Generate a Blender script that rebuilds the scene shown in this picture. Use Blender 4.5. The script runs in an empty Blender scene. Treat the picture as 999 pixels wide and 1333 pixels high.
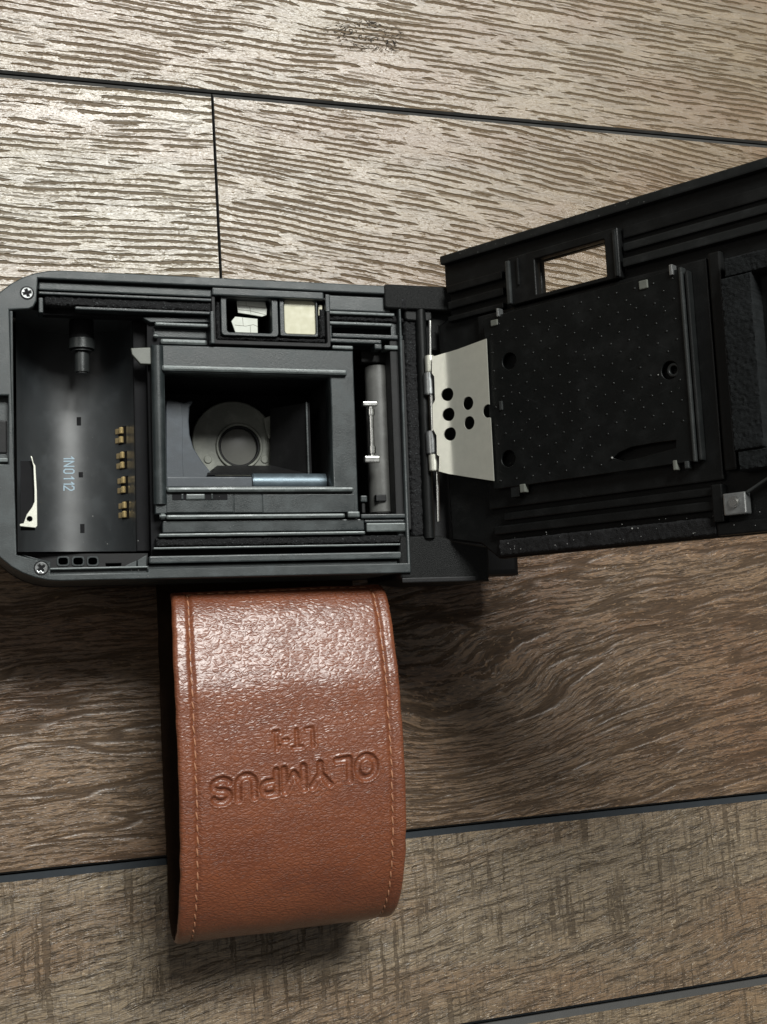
import bpy, bmesh, math, random
import numpy as np
from mathutils import Matrix, Vector
random.seed(4); rng = np.random.default_rng(7)
MM = 0.001
sc = bpy.context.scene
col = sc.collection

# ------------------------------------------------------------------ camera
cd = bpy.data.cameras.new('camera'); cam = bpy.data.objects.new('camera', cd); col.objects.link(cam)
CAM = Vector((-100.35, -41.92, 292.79))
cam.matrix_world = Matrix(((0.946925, 0.0172533, -0.320991, CAM.x*MM),
                           (-0.0634169, 0.988961, -0.133923, CAM.y*MM),
                           (0.315137, 0.147172, 0.937565, CAM.z*MM), (0, 0, 0, 1)))
cd.sensor_fit = 'VERTICAL'; cd.sensor_height = 36; cd.lens = 1600/1333*36
cd.clip_start = 0.01; cd.clip_end = 60
sc.camera = cam
# ------------------------------------------------------------------ room light
world = bpy.data.worlds.new("World"); sc.world = world; world.use_nodes = True
bg = world.node_tree.nodes['Background']; bg.inputs[0].default_value = (1.0, 0.98, 0.94, 1); bg.inputs[1].default_value = 0.11
def area(name, loc, target, sx, sy, power, colr):
    l = bpy.data.lights.new(name, 'AREA'); l.shape = 'RECTANGLE'; l.size = sx; l.size_y = sy; l.energy = power; l.color = colr
    o = bpy.data.objects.new(name, l); col.objects.link(o); o.location = loc
    d = Vector(target)-Vector(loc); o.rotation_euler = d.to_track_quat('-Z', 'Y').to_euler(); return o
area('window_light', (0.11, 0.86, 1.50), (-0.03, 0.03, 0), 0.68, 0.46, 41, (0.985, 1.0, 0.965))
area('room_light', (-1.15, 0.20, 0.98), (0, 0, 0.03), 0.36, 0.55, 1.4, (1.0, 0.98, 0.92))
sc.view_settings.view_transform = 'Standard'; sc.view_settings.look = 'None'
sc.view_settings.exposure = 0.0; sc.view_settings.gamma = 1.0

# ------------------------------------------------------------------ object helpers
def tag(o, label=None, cat=None, kind=None, group=None):
    for k, v in (('label', label), ('category', cat), ('kind', kind), ('group', group)):
        if v: o[k] = v
    return o
def empty(name, parent=None):
    o = bpy.data.objects.new(name, None); o.empty_display_size = 0.01; col.objects.link(o); o.parent = parent; return o
def link(name, me, m, parent=None, smooth=None, kind=None):
    if isinstance(me, bmesh.types.BMesh):
        bm = me; me = bpy.data.meshes.new(name); bm.to_mesh(me); bm.free()
    if m is not None and len(me.materials) == 0: me.materials.append(m)
    if smooth is not None:
        me.polygons.foreach_set('use_smooth', [True]*len(me.polygons)); me.set_sharp_from_angle(angle=math.radians(smooth))
    o = bpy.data.objects.new(name, me); col.objects.link(o); o.parent = parent
    if kind: o['kind'] = kind
    return o
def bm_box(bm, a, b, bev=0.0, rot=None, seg=2):
    """box between corners a and b in mm"""
    r = bmesh.ops.create_cube(bm, size=1)
    vs = r['verts']
    S = Vector([(b[i]-a[i])*MM for i in range(3)]); Cn = Vector([(b[i]+a[i])*.5*MM for i in range(3)])
    for v in vs: v.co = Vector((v.co.x*S.x, v.co.y*S.y, v.co.z*S.z))
    if bev > 0:
        es = list({e for v in vs for e in v.link_edges})
        rr = bmesh.ops.bevel(bm, geom=es, offset=min(bev*MM, min(abs(x) for x in S)*.45), segments=seg, affect='EDGES', profile=.6)
        vs = list({v for f in rr['faces'] for v in f.verts} | {v for v in vs if v.is_valid})
    for v in vs:
        if rot is not None: v.co = rot @ v.co
        v.co += Cn
    return vs
def box(name, a, b, m, parent, bev=0.15, rot=None, kind=None):
    bm = bmesh.new(); bm_box(bm, a, b, bev, rot); return link(name, bm, m, parent, kind=kind)
def prism(name, outline, z0, z1, m, parent, holes=(), bev=0.15, kind=None):
    """flat plate with holes from outlines in mm"""
    cu = bpy.data.curves.new('tmp', 'CURVE'); cu.dimensions = '2D'; cu.fill_mode = 'BOTH'
    for pts in [outline]+list(holes):
        s = cu.splines.new('POLY'); s.points.add(len(pts)-1); s.use_cyclic_u = True
        for p, q in zip(s.points, pts): p.co = (q[0]*MM, q[1]*MM, 0, 1)
    b = min(bev, (z1-z0)*.45)
    cu.extrude = ((z1-z0)/2-b)*MM; cu.bevel_depth = b*MM; cu.bevel_resolution = 1; cu.offset = -b*MM
    o = bpy.data.objects.new('tmp', cu); col.objects.link(o)
    me = bpy.data.meshes.new_from_object(o); bpy.data.objects.remove(o)
    me.name = name
    for v in me.vertices: v.co.z += (z0+z1)/2*MM
    me.materials.clear()
    return link(name, me, m, parent, kind=kind)
def bm_cyl(bm, p, q, r, r2=None, n=24, bev=0.0):
    p, q = Vector(p)*MM, Vector(q)*MM; r2 = r if r2 is None else r2
    d = q-p; M = Matrix.Translation((p+q)/2) @ d.to_track_quat('Z', 'Y').to_matrix().to_4x4()
    R = bmesh.ops.create_cone(bm, cap_ends=True, segments=n, radius1=r*MM, radius2=r2*MM, depth=d.length, matrix=M)
    if bev:
        es = [e for e in {e for v in R['verts'] for e in v.link_edges} if any(len(f.verts) > 4 for f in e.link_faces)]
        bmesh.ops.bevel(bm, geom=es, offset=bev*MM, segments=2, affect='EDGES')
def cyl(name, p, q, r, m, parent, r2=None, n=24, bev=0.0):
    bm = bmesh.new(); bm_cyl(bm, p, q, r, r2, n, bev); return link(name, bm, m, parent, smooth=35)
def circ(c, r, n=24, a0=0): return [(c[0]+r*math.cos(a0+2*math.pi*i/n), c[1]+r*math.sin(a0+2*math.pi*i/n)) for i in range(n)]
def rect(a, b, r=0, n=4):
    x0, x1 = sorted((a[0], b[0])); y0, y1 = sorted((a[1], b[1]))
    if r <= 0: return [(x0, y0), (x1, y0), (x1, y1), (x0, y1)]
    out = []
    for cx, cy, t in ((x1-r, y0+r, -90), (x1-r, y1-r, 0), (x0+r, y1-r, 90), (x0+r, y0+r, 180)):
        for i in range(n+1):
            a_ = math.radians(t+90*i/n); out.append((cx+r*math.cos(a_), cy+r*math.sin(a_)))
    return out

# ------------------------------------------------------------------ material helper
class NT:
    def __init__(s, name):
        s.m = bpy.data.materials.new(name); s.m.use_nodes = True; s.t = s.m.node_tree; s.p = s.t.nodes['Principled BSDF']
    def n(s, typ, _out=0, _p=None, **kw):
        nd = s.t.nodes.new('ShaderNode'+typ)
        for k, v in (_p or {}).items(): setattr(nd, k, v)
        for k, v in kw.items():
            key = int(k[1:]) if k[0] == 'i' and k[1:].isdigit() else k
            inp = nd.inputs[key]
            if hasattr(v, 'is_linked') or isinstance(v, bpy.types.NodeSocket): s.t.links.new(v, inp)
            else: inp.default_value = v
        return nd.outputs[_out]
    def math(s, op, a, b=0.0, c=None, clamp=False):
        kw = dict(i0=a, i1=b)
        if c is not None: kw['i2'] = c
        return s.n('Math', _p=dict(operation=op, use_clamp=clamp), **kw)
    def mix(s, f, a, b, bt='MIX'):
        nd = s.t.nodes.new('ShaderNodeMix'); nd.data_type = 'RGBA'; nd.blend_type = bt
        for i, v in ((0, f), (6, a), (7, b)):
            if isinstance(v, bpy.types.NodeSocket): s.t.links.new(v, nd.inputs[i])
            else: nd.inputs[i].default_value = v if i == 0 else (*v, 1) if len(v) == 3 else v
        return nd.outputs[2]
    def ramp(s, f, stops, out=0, interp='LINEAR'):
        nd = s.t.nodes.new('ShaderNodeValToRGB'); cr = nd.color_ramp; cr.interpolation = interp
        while len(cr.elements) < len(stops): cr.elements.new(.5)
        for e, (p, c) in zip(cr.elements, stops):
            e.position = p; e.color = (c, c, c, 1) if isinstance(c, (int, float)) else (*c, 1)
        s.t.links.new(f, nd.inputs[0]); return nd.outputs[out]
    def sm(s, v, lo, hi): return s.n('MapRange', _p=dict(interpolation_type='SMOOTHSTEP'), Value=v, i1=lo, i2=hi, i3=0.0, i4=1.0)
    def coord(s, out='Object', scale=1000.0):
        c = s.n('TexCoord'); c = c.node.outputs[out]
        return s.n('VectorMath', _p=dict(operation='SCALE'), i0=c, Scale=scale)
    def map(s, v, sc=(1, 1, 1), loc=(0, 0, 0), rot=(0, 0, 0)): return s.n('Mapping', Vector=v, Location=loc, Rotation=rot, Scale=sc)
    def noise(s, v, scale=1.0, detail=2.0, rough=.5, dist=0.0, out=0): return s.n('TexNoise', out, Vector=v, Scale=scale, Detail=detail, Roughness=rough, Distortion=dist)
    def bump(s, h, dist, strength=1.0, normal=None):
        kw = dict(Height=h, Distance=dist, Strength=strength)
        if normal is not None: kw['Normal'] = normal
        return s.n('Bump', **kw)
    def set(s, **kw):
        for k, v in kw.items():
            inp = s.p.inputs[k.replace('_', ' ')]
            if isinstance(v, bpy.types.NodeSocket): s.t.links.new(v, inp)
            else: inp.default_value = (*v, 1) if isinstance(v, tuple) and len(v) == 3 and inp.type == 'RGBA' else v
        return s.m

def plastic(name, base, rough=.42, grain=.5, spec=.5, dirt=.25, metal=0.0):
    s = NT(name); c = s.coord()
    g = s.noise(c, 5.0, 3.0, .6); d = s.noise(c, .22, 4.0, .62); d2 = s.sm(s.noise(s.map(c, loc=(7, 3, 1)), 1.6, 3, .6), .55, .75)
    b2 = tuple(min(1, x*1.9+.006) for x in base)
    colr = s.mix(s.math('MULTIPLY', s.sm(d, .45, .75), dirt), base, b2)
    colr = s.mix(s.math('MULTIPLY', d2, dirt*.6), colr, tuple(x*1.5+.004 for x in base))
    r = s.math('ADD', s.math('MULTIPLY', s.math('SUBTRACT', d, .5), .25+.4*dirt), rough)
    r = s.math('ADD', r, s.math('MULTIPLY', s.math('SUBTRACT', g, .5), .15))
    sc1 = s.noise(s.map(s.map(c, rot=(0, 0, .5)), sc=(.10, 7.0, 1)), 1.0, 2, .5); sc2 = s.noise(s.map(s.map(c, rot=(0, 0, -.35), loc=(5, 5, 0)), sc=(.12, 8.0, 1)), 1.0, 2, .5)
    scr = s.math('MULTIPLY', s.math('MAXIMUM', s.sm(sc1, .70, .74), s.sm(sc2, .70, .74)), dirt)
    colr = s.mix(s.math('MULTIPLY', scr, .7), colr, tuple(min(1, x*2.2+.02) for x in base))
    return s.set(Base_Color=colr, Roughness=r, Metallic=metal, Specular_IOR_Level=spec, Normal=s.bump(g, .00003*grain, 1.0))
M = {}
M['body'] = plastic('dark grey enamelled body', (.026, .032, .033), .44, 1.6, .55, .8)
M['rail'] = plastic('polished dark film rail', (.065, .075, .074), .42, .9, .7, .9, .3)
M['frame'] = plastic('smooth grey film gate', (.017, .022, .023), .40, 1.2, .5, .9)
M['black'] = plastic('matt black plastic', (.009, .009, .0095), .55, 1.2, .3, .2)
M['deep'] = plastic('flat black interior', (.006, .006, .007), .75, .6, .2, .2)
M['chamber'] = plastic('satin black film chamber', (.015, .018, .020), .42, .3, .5, .6)
M['chamber'].node_tree.nodes['Principled BSDF'].inputs['Coat Weight'].default_value = 1.0
M['chamber'].node_tree.nodes['Principled BSDF'].inputs['Coat Roughness'].default_value = .42
M['chamber'].node_tree.nodes['Principled BSDF'].inputs['Coat IOR'].default_value = 1.8
M['door'] = plastic('black door plastic', (.0035, .0038, .0038), .45, 1.5, .22, .4)
M['plate'] = plastic('black enamelled pressure plate', (.003, .0035, .0035), .42, 1.2, .22, .4)
M['edge'] = plastic('worn black metal edge', (.030, .033, .033), .35, 1.0, .6, .5, .3)
M['chrome'] = plastic('chromed steel', (.62, .62, .60), .24, .4, .5, .0, 1.0)
M['gold'] = plastic('gold plated contact', (.78, .58, .27), .30, .4, .5, .0, .55)
M['lensplate'] = plastic('beige grey shutter plate', (.165, .17, .145), .42, .6, .5, .6)
M['baffle'] = plastic('blue grey baffle', (.055, .063, .073), .55, 1.2, .4, .5)
M['spool'] = plastic('grey spool tube', (.10, .10, .095), .38, .8, .5, .5)
M['tube'] = plastic('steel blue roller', (.12, .155, .18), .45, .6, .5, .5, .6)
M['cream'] = plastic('cream coated window glass', (.60, .57, .42), .30, .4, .5, .5)
M['pale'] = plastic('pale viewfinder reflection', (.60, .62, .56), .2, .3, .6, .2)
M['print'] = plastic('pale blue print', (.30, .40, .47), .5, .3, .4, .1)
M['sensor'] = plastic('grey green sensor tab', (.11, .115, .10), .4, .3, .5, .3)
M['edge3'] = plastic('black rib plastic', (.008, .009, .009), .38, 1.2, .35, .5)
M['padbrown'] = plastic('dark brown film reminder card', (.035, .022, .012), .5, .5, .3, .5)
M['pline'] = plastic('grey viewfinder line', (.22, .21, .18), .5, .5, .3, .3)
M['dimple'] = plastic('dimple enamel', (.005, .0055, .0055), .36, .6, .35, .3)
M['hinge'] = plastic('textured black hinge cover', (.005, .0055, .0055), .5, 6.0, .22, .3)
M['goldd'] = plastic('dull brass', (.36, .27, .14), .45, .6, .5, .2, .4)

def m_foam():
    s = NT('black foam light seal'); c = s.coord()
    a = s.noise(c, 1.6, 4, .75); b = s.sm(s.noise(s.map(c, loc=(3, 9, 2)), 2.6, 2, .7), .56, .72)
    colr = s.mix(b, (.008, .008, .009), (.13, .14, .145))
    return s.set(Base_Color=colr, Roughness=.7, Specular_IOR_Level=.35, Normal=s.bump(s.math('ADD', a, b), .0006, 1.0))
M['foam'] = m_foam()
M['foam3'] = plastic('charcoal fuzzy pad', (.005, .006, .0065), .85, 5, .2, .9)
M['foam2'] = plastic('black velvet light seal', (.007, .007, .0075), .8, 6, .25, .8)
def m_silver():
    s = NT('satin steel spring plate'); c = s.coord()
    g = s.noise(s.map(c, sc=(1.5, 26, 26)), 1.0, 2, .6); f = s.noise(c, .5, 3, .6)
    colr = s.mix(f, (.78, .77, .68), (.64, .64, .56))
    return s.set(Base_Color=colr, Metallic=.65, Roughness=s.math('ADD', s.math('MULTIPLY', g, .10), .32), Normal=s.bump(g, .00001, 1.0))
M['silver'] = m_silver()

def m_wood(name, off=(0, 0), kind='dash', tint=(1, 1, 1), knot=None, slope=0.0, arc=None):
    s = NT(name); c = s.coord()
    sep = s.n('SeparateXYZ', Vector=c); x = sep.node.outputs[0]; y = sep.node.outputs[1]
    M_ = s.math
    # large scale flow of the grain
    cc = s.map(c, loc=(off[0], off[1], 0))
    w = M_('SUBTRACT', s.noise(s.map(cc, sc=(.012, .03, 1)), 1.0, 2, .5), .5)
    w2 = M_('SUBTRACT', s.noise(s.map(cc, sc=(.05, .10, 1), loc=(5, 2, 0)), 1.0, 2, .5), .5)
    yw = M_('ADD', y, M_('MULTIPLY', w, 3.4 if kind == 'dash' else 9.0))
    yw = M_('ADD', yw, M_('MULTIPLY', w2, 1.4 if kind == 'dash' else 3.0))
    if slope: yw = M_('SUBTRACT', yw, M_('MULTIPLY', x, slope))
    if arc:   # grain bending round a point
        ax, ay, rx, ry, amp = arc
        gx = M_('DIVIDE', M_('SUBTRACT', x, ax), rx); gy = M_('DIVIDE', M_('SUBTRACT', y, ay), ry)
        e = M_('EXPONENT', M_('MULTIPLY', M_('ADD', M_('MULTIPLY', gx, gx), M_('MULTIPLY', gy, gy)), -1.0))
        yw = M_('ADD', yw, M_('MULTIPLY', e, amp))
    kmask = None
    if knot:
        kx, ky, rx, ry = knot
        gx = M_('DIVIDE', M_('SUBTRACT', x, kx), rx); gy = M_('DIVIDE', M_('SUBTRACT', y, ky), ry)
        r2 = M_('ADD', M_('MULTIPLY', gx, gx), M_('MULTIPLY', gy, gy))
        e = M_('EXPONENT', M_('MULTIPLY', r2, -0.5))
        sg = M_('MULTIPLY', gy, e)
        yw = M_('ADD', yw, M_('MULTIPLY', sg, 2.2))
        kn = s.noise(s.map(cc, sc=(.22, .50, 1)), 1.0, 3, .55, .8)
        kmask = M_('MULTIPLY', s.sm(M_('ADD', r2, M_('MULTIPLY', kn, 1.6)), 2.2, 1.4), s.sm(M_('ABSOLUTE', M_('SUBTRACT', M_('FRACT', M_('MULTIPLY', kn, 6.0)), .5)), .13, .04))
    P = s.n('CombineXYZ', X=M_('ADD', x, off[0]*1.0), Y=M_('ADD', yw, off[1]*1.0), Z=off[0]*.37)
    jag = M_('SUBTRACT', s.noise(s.map(P, sc=(.9, .9, 1)), 1.0, 2, .6), .5)
    Pj = s.n('VectorMath', _p=dict(operation='ADD'), i0=P, i1=s.n('CombineXYZ', X=M_('MULTIPLY', jag, 1.2), Y=M_('MULTIPLY', jag, .55), Z=0.0))
    fine = s.noise(s.map(P, sc=(.22, 2.6, 1)), 1.0, 4, .65)
    mid = s.noise(s.map(P, sc=(.03, .30, 1)), 1.0, 3, .6)
    broad = s.noise(s.map(cc, sc=(.012, .035, 1), loc=(2, 7, 0)), 1.0, 3, .6)
    if kind == 'dash':
        def dashes(pitch, lx, thr, th, seed):
            px_ = s.n('SeparateXYZ', Vector=Pj); X_ = px_.node.outputs[0]; Y_ = px_.node.outputs[1]
            wob = M_('MULTIPLY', M_('SUBTRACT', s.noise(s.map(Pj, sc=(.06, .11, 1), loc=(seed, 0, 0)), 1.0, 2, .5), .5), .95)
            r_ = M_('ADD', M_('DIVIDE', Y_, pitch), wob)
            row = M_('FLOOR', r_); fr = M_('ABSOLUTE', M_('SUBTRACT', M_('FRACT', r_), .5))
            q = s.n('CombineXYZ', X=M_('MULTIPLY', X_, lx), Y=M_('MULTIPLY', row, 7.31), Z=seed)
            pn = s.noise(q, 1.0, 2, .55)
            patch = s.noise(s.map(cc, sc=(.03, .09, 1), loc=(seed, 1, 0)), 1.0, 2, .5)
            pn = M_('ADD', pn, M_('MULTIPLY', M_('SUBTRACT', patch, .5), .48))
            half = M_('MULTIPLY', s.sm(pn, thr, thr+.10), th)
            half = M_('ADD', half, M_('MULTIPLY', jag, .16))
            return M_('MULTIPLY', s.sm(M_('SUBTRACT', half, fr), -.03, .07), s.sm(pn, thr-.01, thr+.03))
        groove = M_('MAXIMUM', dashes(1.75, .062, .43, .20, 3.0), M_('MULTIPLY', dashes(.95, .10, .54, .22, 11.0), .6))
        depth = .00030
        light = (.265, .208, .128); dark = (.112, .083, .053)
    elif kind == 'wave':
        g1 = s.noise(s.map(Pj, sc=(.10, 1.5, 1)), 1.0, 3.0, .65)
        groove = M_('MULTIPLY', s.sm(g1, .50, .60), .75)
        g3 = s.sm(s.math('ABSOLUTE', s.math('SUBTRACT', s.noise(s.map(Pj, sc=(.016, .16, 1), loc=(3, 8, 0)), 1.0, 2.0, .5), .5)), .045, .010)
        groove = M_('MAXIMUM', groove, M_('MULTIPLY', g3, .85))
        depth = .00018
        light = (.225, .142, .080); dark = (.042, .027, .017)
    else:
        g1 = s.noise(s.map(Pj, sc=(.09, 1.2, 1)), 1.0, 3.0, .65)
        groove = M_('MULTIPLY', s.sm(g1, .52, .66), .8)
        gx_ = s.noise(s.map(Pj, sc=(.62, .035, 1), loc=(1, 1, 0)), 1.0, 2.0, .6)
        saw = M_('MULTIPLY', s.sm(gx_, .54, .62), s.sm(s.noise(s.map(cc, sc=(.05, .07, 1), loc=(3, 3, 0)), 1.0, 2, .5), .38, .62))
        groove = M_('MAXIMUM', groove, M_('MULTIPLY', saw, .75))
        depth = .00026
        light = (.27, .205, .132); dark = (.046, .033, .022)
    light = tuple(a*b for a, b in zip(light, tint)); dark = tuple(a*b for a, b in zip(dark, tint))
    if kmask is not None: groove = M_('MAXIMUM', groove, kmask)
    colr = s.mix(s.sm(mid, .35, .68), light, tuple(a*.72 for a in light))
    colr = s.mix(M_('MULTIPLY', s.sm(broad, .42, .66), .75), colr, tuple(a*b for a, b in zip(light, (.78, .62, .52))))
    colr = s.mix(M_('MULTIPLY', s.sm(fine, .48, .70), .45 if kind == 'dash' else .7), colr, dark)
    fib = s.noise(s.map(P, sc=(.45, 4.6, 1), loc=(2, 9, 0)), 1.0, 3, .7)
    colr = s.mix(M_('MULTIPLY', s.sm(fib, .46, .62), .30 if kind == 'dash' else .75), colr, dark)
    if kind == 'saw':
        ver = s.noise(s.map(P, sc=(2.4, .25, 1), loc=(6, 3, 0)), 1.0, 3, .65)
        colr = s.mix(M_('MULTIPLY', s.sm(ver, .52, .66), .55), colr, dark)
    colr = s.mix(M_('MULTIPLY', groove, .85), colr, dark)
    if kmask is not None: colr = s.mix(M_('MULTIPLY', kmask, .95), colr, (.016, .013, .010))
    if kmask is not None: groove = M_('MAXIMUM', groove, kmask)
    sp = s.sm(s.noise(s.map(P, sc=(.55, 1.9, 1), loc=(4, 4, 0)), 1.0, 2, .6), .62, .70)   # flecks in the coating
    if kind != 'dash': colr = s.mix(M_('MULTIPLY', sp, .4), colr, tuple(min(.8, a*1.9) for a in light))
    h = M_('SUBTRACT', M_('ADD', M_('MULTIPLY', fine, .25), M_('MULTIPLY', fib, -.25)), groove)
    h = M_('ADD', h, M_('MULTIPLY', sp, .25))
    rough = M_('ADD', M_('MULTIPLY', groove, .30), M_('ADD', .33, M_('MULTIPLY', fine, .16)))
    nb = s.bump(h, depth, 1.0)
    nb = s.bump(s.noise(s.map(cc, sc=(.35, 1.6, 1)), 1.0, 3, .6), .00006, 1.0, nb)
    return s.set(Base_Color=colr, Roughness=rough, Specular_IOR_Level=s.math('MULTIPLY', s.math('SUBTRACT', 1.0, s.math('MULTIPLY', groove, .75)), .55), Coat_Weight=s.math('MULTIPLY', s.math('SUBTRACT', 1.0, s.math('MULTIPLY', groove, .9)), 1.0 if kind == 'dash' else .45), Coat_Roughness=.28, Coat_IOR=1.60, Normal=nb, Coat_Normal=nb)

# ------------------------------------------------------------------ floor: embossed planks with chamfered joints
floor = empty('floor'); tag(floor, kind='structure')
joint = plastic('grey joint chamfer', (.020, .024, .028), .75, 1.0, .2, .3)
jdark = plastic('dark joint chamfer', (.034, .033, .031), .6, 1.0, .4, .3)
gapm = plastic('dark joint', (.012, .011, .010), .7, 1, .3, .3)
W = {
 'top':   m_wood('plank wood cream dashes', (0, 0), 'dash', (.92, .85, .78), knot=(4.0, 129.5, 11, 4.4), slope=-.05),
 'left':  m_wood('plank wood cream dashes left', (210, 60), 'dash', (1, 1.0, 1.0), slope=.0, arc=(-70, 96, 26, 8, 1.5)),
 'right': m_wood('plank wood cream dashes right', (430, 20), 'dash', (.90, .82, .74), slope=-.14, arc=(-25, 108, 40, 16, 3)),
 'wave':  m_wood('plank wood brown wavy', (90, 310), 'wave', (1, 1, 1), slope=.10, arc=(22, -55, 38, 20, 16)),
 'wave2': m_wood('plank wood brown straight', (300, 410), 'wave', (1, 1, 1), slope=.02),
 'saw':   m_wood('plank wood sawn', (20, 510), 'saw', (1, 1, 1), slope=.16),
 'saw2':  m_wood('plank wood sawn pale', (520, 610), 'saw', (1.05, 1.05, 1.03), slope=.1),
}
def plank(x0, x1, y0, y1, m, gap=.35, ch=.75, chd=.75, jm=None, cht=None):
    """a plank with chamfered long and short edges, top at z = 0"""
    g = gap/2; xs = (x0+g, x0+g+ch*.6, x1-g-ch*.6, x1-g); ys = (y0+g, y0+g+ch, y1-g-(cht or ch), y1-g)
    bm = bmesh.new()
    def ring(xa, xb, ya, yb, z): return [bm.verts.new((a*MM, b*MM, z*MM)) for a, b in ((xa, ya), (xb, ya), (xb, yb), (xa, yb))]
    t = ring(xs[1], xs[2], ys[1], ys[2], 0); c = ring(xs[0], xs[3], ys[0], ys[3], -chd); b = ring(xs[0], xs[3], ys[0], ys[3], -8)
    bm.faces.new(t).material_index = 0
    for i in range(4):
        j = (i+1) % 4
        f = bm.faces.new((c[i], c[j], t[j], t[i])); f.material_index = 1
        f = bm.faces.new((b[i], b[j], c[j], c[i])); f.material_index = 1
    bm.faces.new(b[::-1])
    me = bpy.data.meshes.new('plank'); bm.to_mesh(me); bm.free(); me.materials.append(m); me.materials.append(jm or joint)
    return link('plank', me, None, floor)
rows = [(109, 203), (14.7, 109), (-79.6, 14.7), (-127, -79.6), (-221.3, -127)]
plank(-700, 500, 109, 203, W['top'], gap=.6, ch=.6, chd=.5, jm=jdark)
plank(-700, -39.1, 14.7, 109, W['left'], gap=.28, ch=.4, cht=1.0, chd=.5, jm=jdark); plank(-39.1, 700, 14.7, 109, W['right'], gap=.28, ch=.4, cht=1.0, chd=.5, jm=jdark)
plank(-39.6, 700, -79.6, 14.7, W['wave'], ch=.5, jm=jdark); plank(-700, -39.6, -79.6, 14.7, W['wave2'], ch=.5, jm=jdark)
plank(-400, 700, -127, -79.6, W['saw'], ch=.7, cht=1.4, chd=.7)
plank(-500, 620, -221.3, -127, W['saw2'], gap=.5, ch=.5, cht=1.5, jm=jdark)
yy = 203
for k in range(5):
    xj = random.uniform(-350, 350)
    plank(-700, xj, yy, yy+94.3, W['top']); plank(xj, 700, yy, yy+94.3, W['right']); yy += 94.3
yy = -221.3
for k in range(4):
    xj = random.uniform(-350, 350)
    plank(-700, xj, yy-94.3, yy, W['wave2']); plank(xj, 700, yy-94.3, yy, W['saw2']); yy -= 94.3
prism('floor_underlay', rect((-750, -650), (750, 720)), -12, -7.5, gapm, floor, bev=0)

# ------------------------------------------------------------------ frames of the body and of the opened door
BO = Vector((-2.05878535, 13.96827151, 45.48902658))
BXv = Vector((0.99947675, -0.01369159, 0.0293048)); BYv = Vector((0.01228497, 0.99878841, 0.04765287)); BZv = BXv.cross(BYv)
DXv = Vector((0.5053304, -0.03309988, 0.86229089)); DYv = Vector((-8.63346499e-04, 9.99244179e-01, 3.88629107e-02)); DZv = DXv.cross(DYv)
R3 = cam.matrix_world.to_3x3()
def meet(px, py, X, Y, Z, z):
    """point of the plane at height z (mm) of a frame, as local coordinates"""
    r = R3 @ Vector((px-499.5, -(py-666.5), -1600)); O = BO+Z*z
    t = (O-CAM).dot(Z)/r.dot(Z); p = CAM+r*t-O
    return p.dot(X), p.dot(Y)
def P(px, py, z=0): return meet(px, py, BXv, BYv, BZv, z)
def Q(px, py, z=0): return meet(px, py, DXv, DYv, DZv, z)
def span(F, x0, y0, x1, y1, z):
    xm, ym = (x0+x1)/2, (y0+y1)/2
    return F(x0, ym, z)[0], F(x1, ym, z)[0], F(xm, y1, z)[1], F(xm, y0, z)[1]
def pbox(name, x0, y0, x1, y1, z0, z1, m, parent, bev=.15, F=P, kind=None):
    u0, u1, v0, v1 = span(F, x0, y0, x1, y1, z1)
    return box(name, (u0, v0, z0), (u1, v1, z1), m, parent, bev, kind=kind)
def place(o, X, Y, Z):
    o.matrix_world = Matrix(((X.x, Y.x, Z.x, BO.x*MM), (X.y, Y.y, Z.y, BO.y*MM), (X.z, Y.z, Z.z, BO.z*MM), (0, 0, 0, 1)))
def foam(name, u0, u1, v0, v1, z0, z1, parent, amp=.35, step=.3, m=None):
    nx, ny = max(2, int((u1-u0)/step)), max(2, int((v1-v0)/step))
    nz = rng.random((ny+1, nx+1)); nz = (nz+np.roll(nz, 1, 0)+np.roll(nz, 1, 1))/3
    bm = bmesh.new(); V = []
    for j in range(ny+1):
        row = []
        for i in range(nx+1):
            e = (i in (0, nx)) or (j in (0, ny))
            x = u0+(u1-u0)*i/nx+(rng.random()-.5)*step*.5; y = v0+(v1-v0)*j/ny+(rng.random()-.5)*step*.5
            z = z1-(.45 if e else 0)+(nz[j, i]-.5)*2*amp
            row.append(bm.verts.new((x*MM, y*MM, z*MM)))
        V.append(row)
    for j in range(ny):
        for i in range(nx): bm.faces.new((V[j][i], V[j][i+1], V[j+1][i+1], V[j+1][i]))
    ed = [V[0][i] for i in range(nx+1)]+[V[j][nx] for j in range(1, ny+1)]+[V[ny][i] for i in range(nx-1, -1, -1)]+[V[j][0] for j in range(ny-1, 0, -1)]
    lo = [bm.verts.new((v.co.x, v.co.y, z0*MM)) for v in ed]
    for i in range(len(ed)):
        j = (i+1) % len(ed); bm.faces.new((lo[i], lo[j], ed[j], ed[i]))
    return link(name, bm, m or M['foam'], parent, smooth=60)
def pfoam(name, x0, y0, x1, y1, z0, z1, parent, F=P, **k):
    u0, u1, v0, v1 = span(F, x0, y0, x1, y1, z1); return foam(name, u0, u1, v0, v1, z0, z1, parent, **k)

cam_root = empty('film_camera'); place(cam_root, BXv, BYv, BZv)
tag(cam_root, 'compact black film camera lying face down on the planks with its back door open', 'camera')
B = cam_root

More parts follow.
